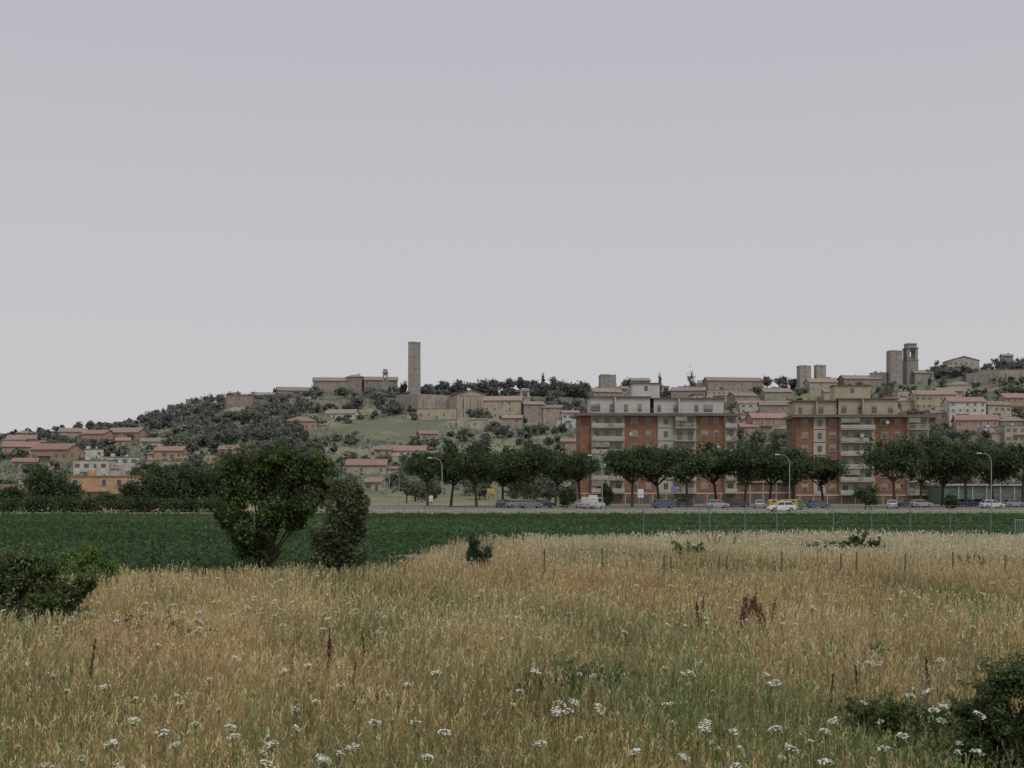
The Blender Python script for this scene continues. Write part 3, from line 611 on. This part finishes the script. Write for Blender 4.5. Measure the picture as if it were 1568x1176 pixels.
apartment(1219,298,30.5,13,[(0,4,'brick'),(4,6.8,'stair'),(6.8,10,'brick'),(10,18,'balc'),(18,25.5,'brick'),(25.5,30.5,'rail')],20.4,
  [(0.3,10,3,11,3.4),(10.3,24,2.2,11,3.8)],[(9.5,18,3.9,7.4),(21,22.5,3.9,5.0)],YEL,-0.04)
def low(u0,u1,Y,H,wallm,name,band=True):
    a=Assy(name,(gx(u0,Y),Y,0)); W=(u1-u0)*Y/F; w=a.g('walls',wallm); c=a.g('bands',CRM); gl=a.g('windows',GLS); w.box(0,W,0,14,0,H)
    c.box(-.2,W+.2,-.5,14.2,H+.003,H+.4)
    if band: c.box(0,W,-.15,-.003,H*.48,H*.56)
    X=.8
    while X<W-2.6:
        gl.box(X,X+2.0,-.05,.1,.25,H*.42); gl.box(X+.3,X+1.7,-.05,.1,H*.64,H*.88); c.box(X+2.2,X+2.45,-.2,-.004 if not band else -.155,0,H); X+=3.1
    a.done()
low(1128,1222,303,5.0,BRK,'brick_shop_building'); low(1395,1445,305,4.6,BRK,'brick_shop_building')
low(1446,1640,285,4.2,pmat('green_grey_render',(0.12,0.165,0.135),.85),'green_warehouse',False)
# ---------------------------------------------------------------- vehicles
RUB=pmat('tyre_rubber',(0.02,0.02,0.02),.9); CG=pmat('car_glass',(0.03,0.035,0.04),.1,.1,spec=.7); HUB=pmat('wheel_hub',(0.35,0.35,0.36),.4,metal=.6); LMP=pmat('headlamp',(0.6,0.6,0.58),.2); TL=pmat('tail_lamp',(0.35,0.02,0.02),.3)
def car(u,Y,col,rot=0,van=False,z=0.02):
    a=Assy('parked_van' if van else 'parked_car',(gx(u,Y),Y,z),rot); pm=pmat('car_paint',col,.3,.05,spec=.6)
    g=a.g('body',pm,0.04)
    if van:
        g.prism([(-2.2,.35),(2.25,.35),(2.3,.9),(1.75,1.15),(1.2,1.95),(-2.15,2.0),(-2.25,1.0)],-.85,.85)
        w=a.g('windows',CG)
        for sy in (-1,1): w.prism([(1.6,1.15),(1.12,1.82),(.35,1.82),(.35,1.15)],sy*.86-.012,sy*.86+.012)
        w.hexa([(1.78,-.7,1.18),(1.78,.7,1.18),(1.76,.7,1.16),(1.76,-.7,1.16),(1.28,-.66,1.88),(1.28,.66,1.88),(1.24,.66,1.86),(1.24,-.66,1.86)])
        wb=1.4
    else:
        g.prism([(-1.95,.32),(-1.5,.25),(1.6,.25),(2.0,.32),(2.02,.62),(1.9,.78),(1.0,.95),(-1.75,.98),(-1.98,.85)],-.82,.82)
        c=a.g('windows',CG); c.hexa([(-1.7,-.76,.96),(1.02,-.76,.96),(1.02,.76,.96),(-1.7,.76,.96),(-1.3,-.6,1.42),(.32,-.6,1.42),(.32,.6,1.42),(-1.3,.6,1.42)])
        r=a.g('roof_and_pillars',pm,0.02); r.hexa([(-1.36,-.63,1.4),(.36,-.63,1.4),(.36,.63,1.4),(-1.36,.63,1.4),(-1.2,-.56,1.48),(.22,-.56,1.48),(.22,.56,1.48),(-1.2,.56,1.48)])
        for (x0,x1) in ((1.05,.34),(-.25,-.3),(-1.72,-1.3)):
            for sy in (-1,1): r.tube([(x0,sy*.775,.95),(x1,sy*.615,1.42)],[.045,.04],5)
        wb=1.22
    t=a.g('wheels',RUB); h=a.g('hubs',HUB)
    for sx in (-1,1):
        for sy in (-1,1): t.cyl(sx*wb,.31,sy*.80-.1,sy*.80+.1,.31,.31,16,'y'); h.cyl(sx*wb,.31,sy*.80-.11,sy*.80+.11,.18,.18,10,'y')
    l=a.g('headlamps',LMP); q=a.g('tail_lamps',TL)
    for sy in (-.6,.6): l.box(1.93,2.04 if not van else 2.32,sy-.16,sy+.16,.6,.72); q.box(-2.0 if not van else -2.27,-1.9,sy-.12,sy+.12,.7,.88)
    a.done(); return a.e
e=car(1197,186.5,(0.66,0.66,0.66),math.pi,z=.015); e.name='white_hatchback_car'
for u,Y,c,r,v in [(770,232,(.05,.06,.09),1.3,0),(791,228,(.24,.25,.27),.4,0),(813,226,(.16,.17,.19),.2,0),(834,228,(.03,.03,.04),.3,0),(893,222,(.26,.27,.28),1.2,0),(908,214,(.5,.5,.5),.9,1),
  (1016,225,(.06,.10,.19),.2,0),(1045,246,(.18,.19,.20),.3,0),(1098,222,(.34,.35,.36),.1,0),(1130,240,(.06,.06,.07),.2,0),(1163,220,(.38,.38,.38),1.4,0),(1253,222,(.09,.11,.16),.2,0),
  (1366,218,(.46,.46,.45),1.3,0),(1390,240,(.10,.10,.11),.3,0),(1410,232,(.3,.3,.32),.2,0),(1478,248,(.08,.13,.24),.1,0),(1500,250,(.08,.13,.22),.2,0),(1519,220,(.55,.55,.55),.1,0),(1552,240,(.3,.31,.33),.2,0)]:
    car(u,Y,c,r,bool(v))
# ---------------------------------------------------------------- lamps, signs, bins
LP=pmat('lamp_post_grey',(0.30,0.31,0.31),.6,metal=.2)
def lamp(u,Y,top,arm=1.6,r=.07):
    a=Assy('street_lamp',(gx(u,Y),Y,0)); H=gz(top,Y); g=a.g('mast',LP); g.cyl(0,0,0,.5,.13,.12,10)
    g.tube([(0,0,.5),(0,0,H*.86),(-arm*.2,0,H*.95),(-arm*.5,0,H*.99),(-arm,0,H)],[.085,.062,.05,.04,.035],8)
    h=a.g('lantern',pmat('lamp_lantern',(0.42,0.42,0.40),.4)); h.box(-arm-.6,-arm+.1,-.16,.16,H-.08,H+.1,tx=.12,ty=.05); a.done()
for u,Y,t in [(677,192,701),(922,192,697),(1209,192,696),(1518,192,694),(596,240,708),(611,255,724)]: lamp(u,Y,t)
def sign(u,Y,vt,vb,wpx,col,name):
    a=Assy(name,(gx(u,Y),Y,0)); w=wpx*Y/F/2; zt,zb=gz(vt,Y),gz(vb,Y); g=a.g('post',GALV); g.tube([(-w*.6,.06,0),(-w*.6,.06,zt)],[.04,.04],6); g.tube([(w*.6,.06,0),(w*.6,.06,zt)],[.04,.04],6)
    a.g('panel',pmat('sign_panel',col,.5,.05),.02).box(-w,w,-.02,.02,zb,zt); a.g('panel_border',pmat('sign_border',(.08,.09,.12))).box(-w*.85,w*.85,-.026,-.021,zb+(zt-zb)*.3,zb+(zt-zb)*.36); a.done()
sign(981,196,749,762,9,(.6,.61,.6),'road_sign'); sign(660,196,759,768,6,(.6,.61,.6),'road_sign'); sign(908,198,758,768,13,(.6,.6,.6),'advertising_board'); sign(752,236,748,756,12,(.45,.36,.08),'yellow_sign'); sign(1030,230,745,752,5,(.1,.2,.5),'road_sign')
def bin_(u,Y,col):
    a=Assy('recycling_container',(gx(u,Y),Y,.0)); g=a.g('shell',pmat('container_plastic',col,.5,.08),.06); g.box(-.75,.75,-.6,.6,.15,1.25,tx=-.08,ty=-.06)
    g.prism([(-.86,1.26),(.86,1.26),(.8,1.5),(.4,1.72),(-.4,1.72),(-.8,1.5)],-.68,.68); d=a.g('openings',RUB); d.cyl(0,1.42,-.7,-.66,.16,.16,10,'y')
    for sx in (-.55,.55): d.cyl(sx,.1,-.5,-.38,.1,.1,8,'y'); d.cyl(sx,.1,.38,.5,.1,.1,8,'y')
    a.done()
for u in (1184,1202,1213): bin_(u,200,(.42,.30,.08))
bin_(1221,203,(.1,.2,.12))
g=Geo()
for i in range(60): X=-22+i*3.; g.tube([(X,190.2,.1),(X,190.2,.85)],[.05,.05],6)
for z in (.45,.8): g.tube([(-22,190.2,z),(155,190.2,z)],[.025,.025],5)
g.obj('guard_rail',pmat('old_rail',(.16,.165,.16)))
# palm
s=Soup(); Y=270; X=gx(226,Y); H=gz(706,Y); s.tube([(X,Y,0),(X+.2,Y,H*.5),(X,Y,H*.82)],[.35,.28,.25],(0.13,0.1,0.07),7)
for i in range(30):
    a=i*2.4; el=random.uniform(-.2,1.1); L=3.2; pts=[np.array([X,Y,H*.82])]; d=np.array([math.cos(a)*math.cos(el),math.sin(a)*math.cos(el),math.sin(el)])
    for k in range(6): pts.append(pts[-1]+d*L/6); d=d+np.array([0,0,-.22]); d/=np.linalg.norm(d)
    s.tube(pts,[.05]*7,(0.09,0.12,0.05),3)
    P=np.array(pts)[1:]; c=np.repeat(P,7,0)+rng.normal(0,.16,(len(P)*7,3)); s.cards(c,.26,np.array([0.08,0.11,0.055])*rng.uniform(.7,1.4,(len(c),1)),.25)
s.obj('palm_tree')
# ---------------------------------------------------------------- sky, sun, camera
w=bpy.data.worlds.new('World'); scene.world=w; w.use_nodes=True; nt=w.node_tree; nt.nodes.clear(); L=nt.links.new
out=nt.nodes.new('ShaderNodeOutputWorld'); bg=nt.nodes.new('ShaderNodeBackground'); bg.inputs['Strength'].default_value=0.1
sky=nt.nodes.new('ShaderNodeTexSky'); sky.sky_type='NISHITA'; sky.sun_disc=False; sky.sun_elevation=math.radians(55); sky.sun_rotation=math.radians(150); sky.dust_density=5; sky.air_density=1.5
tc=nt.nodes.new('ShaderNodeTexCoord'); sp=nt.nodes.new('ShaderNodeSeparateXYZ'); L(tc.outputs['Generated'],sp.inputs[0])
rp=nt.nodes.new('ShaderNodeValToRGB'); e=rp.color_ramp.elements; e[0].position=0.0; e[0].color=(.60,.60,.605,1); e[1].position=1; e[1].color=(.80,.80,.86,1)
q=e.new(.12); q.color=(.575,.572,.595,1); q=e.new(.35); q.color=(.505,.495,.545,1); q=e.new(.5); q.color=(.56,.555,.60,1)
L(sp.outputs['Z'],rp.inputs[0])
sc=nt.nodes.new('ShaderNodeVectorMath'); sc.operation='SCALE'; sc.inputs['Scale'].default_value=10.; L(rp.outputs[0],sc.inputs[0])
mx=nt.nodes.new('ShaderNodeMix'); mx.data_type='RGBA'; mx.inputs['Factor'].default_value=.94; L(sky.outputs[0],mx.inputs['A']); L(sc.outputs[0],mx.inputs['B'])
L(mx.outputs['Result'],bg.inputs['Color']); L(bg.outputs[0],out.inputs[0])
sd=bpy.data.lights.new('sun','SUN'); sd.energy=1.3; sd.angle=math.radians(22); sd.color=(1,.96,.88); so=bpy.data.objects.new('sun',sd); scene.collection.objects.link(so); so.rotation_euler=(math.radians(35),0,math.radians(30))
cd=bpy.data.cameras.new('camera'); cd.sensor_width=36; cd.lens=36*F/1568; cd.shift_y=(HZ-588)/1568; cd.clip_end=9000; cd.clip_start=.1
co=bpy.data.objects.new('camera',cd); co.location=(0,0,EYE); co.rotation_euler=(math.radians(90),0,0); scene.collection.objects.link(co); scene.camera=co
scene.view_settings.view_transform='Standard'; scene.view_settings.look='None'; scene.view_settings.exposure=0
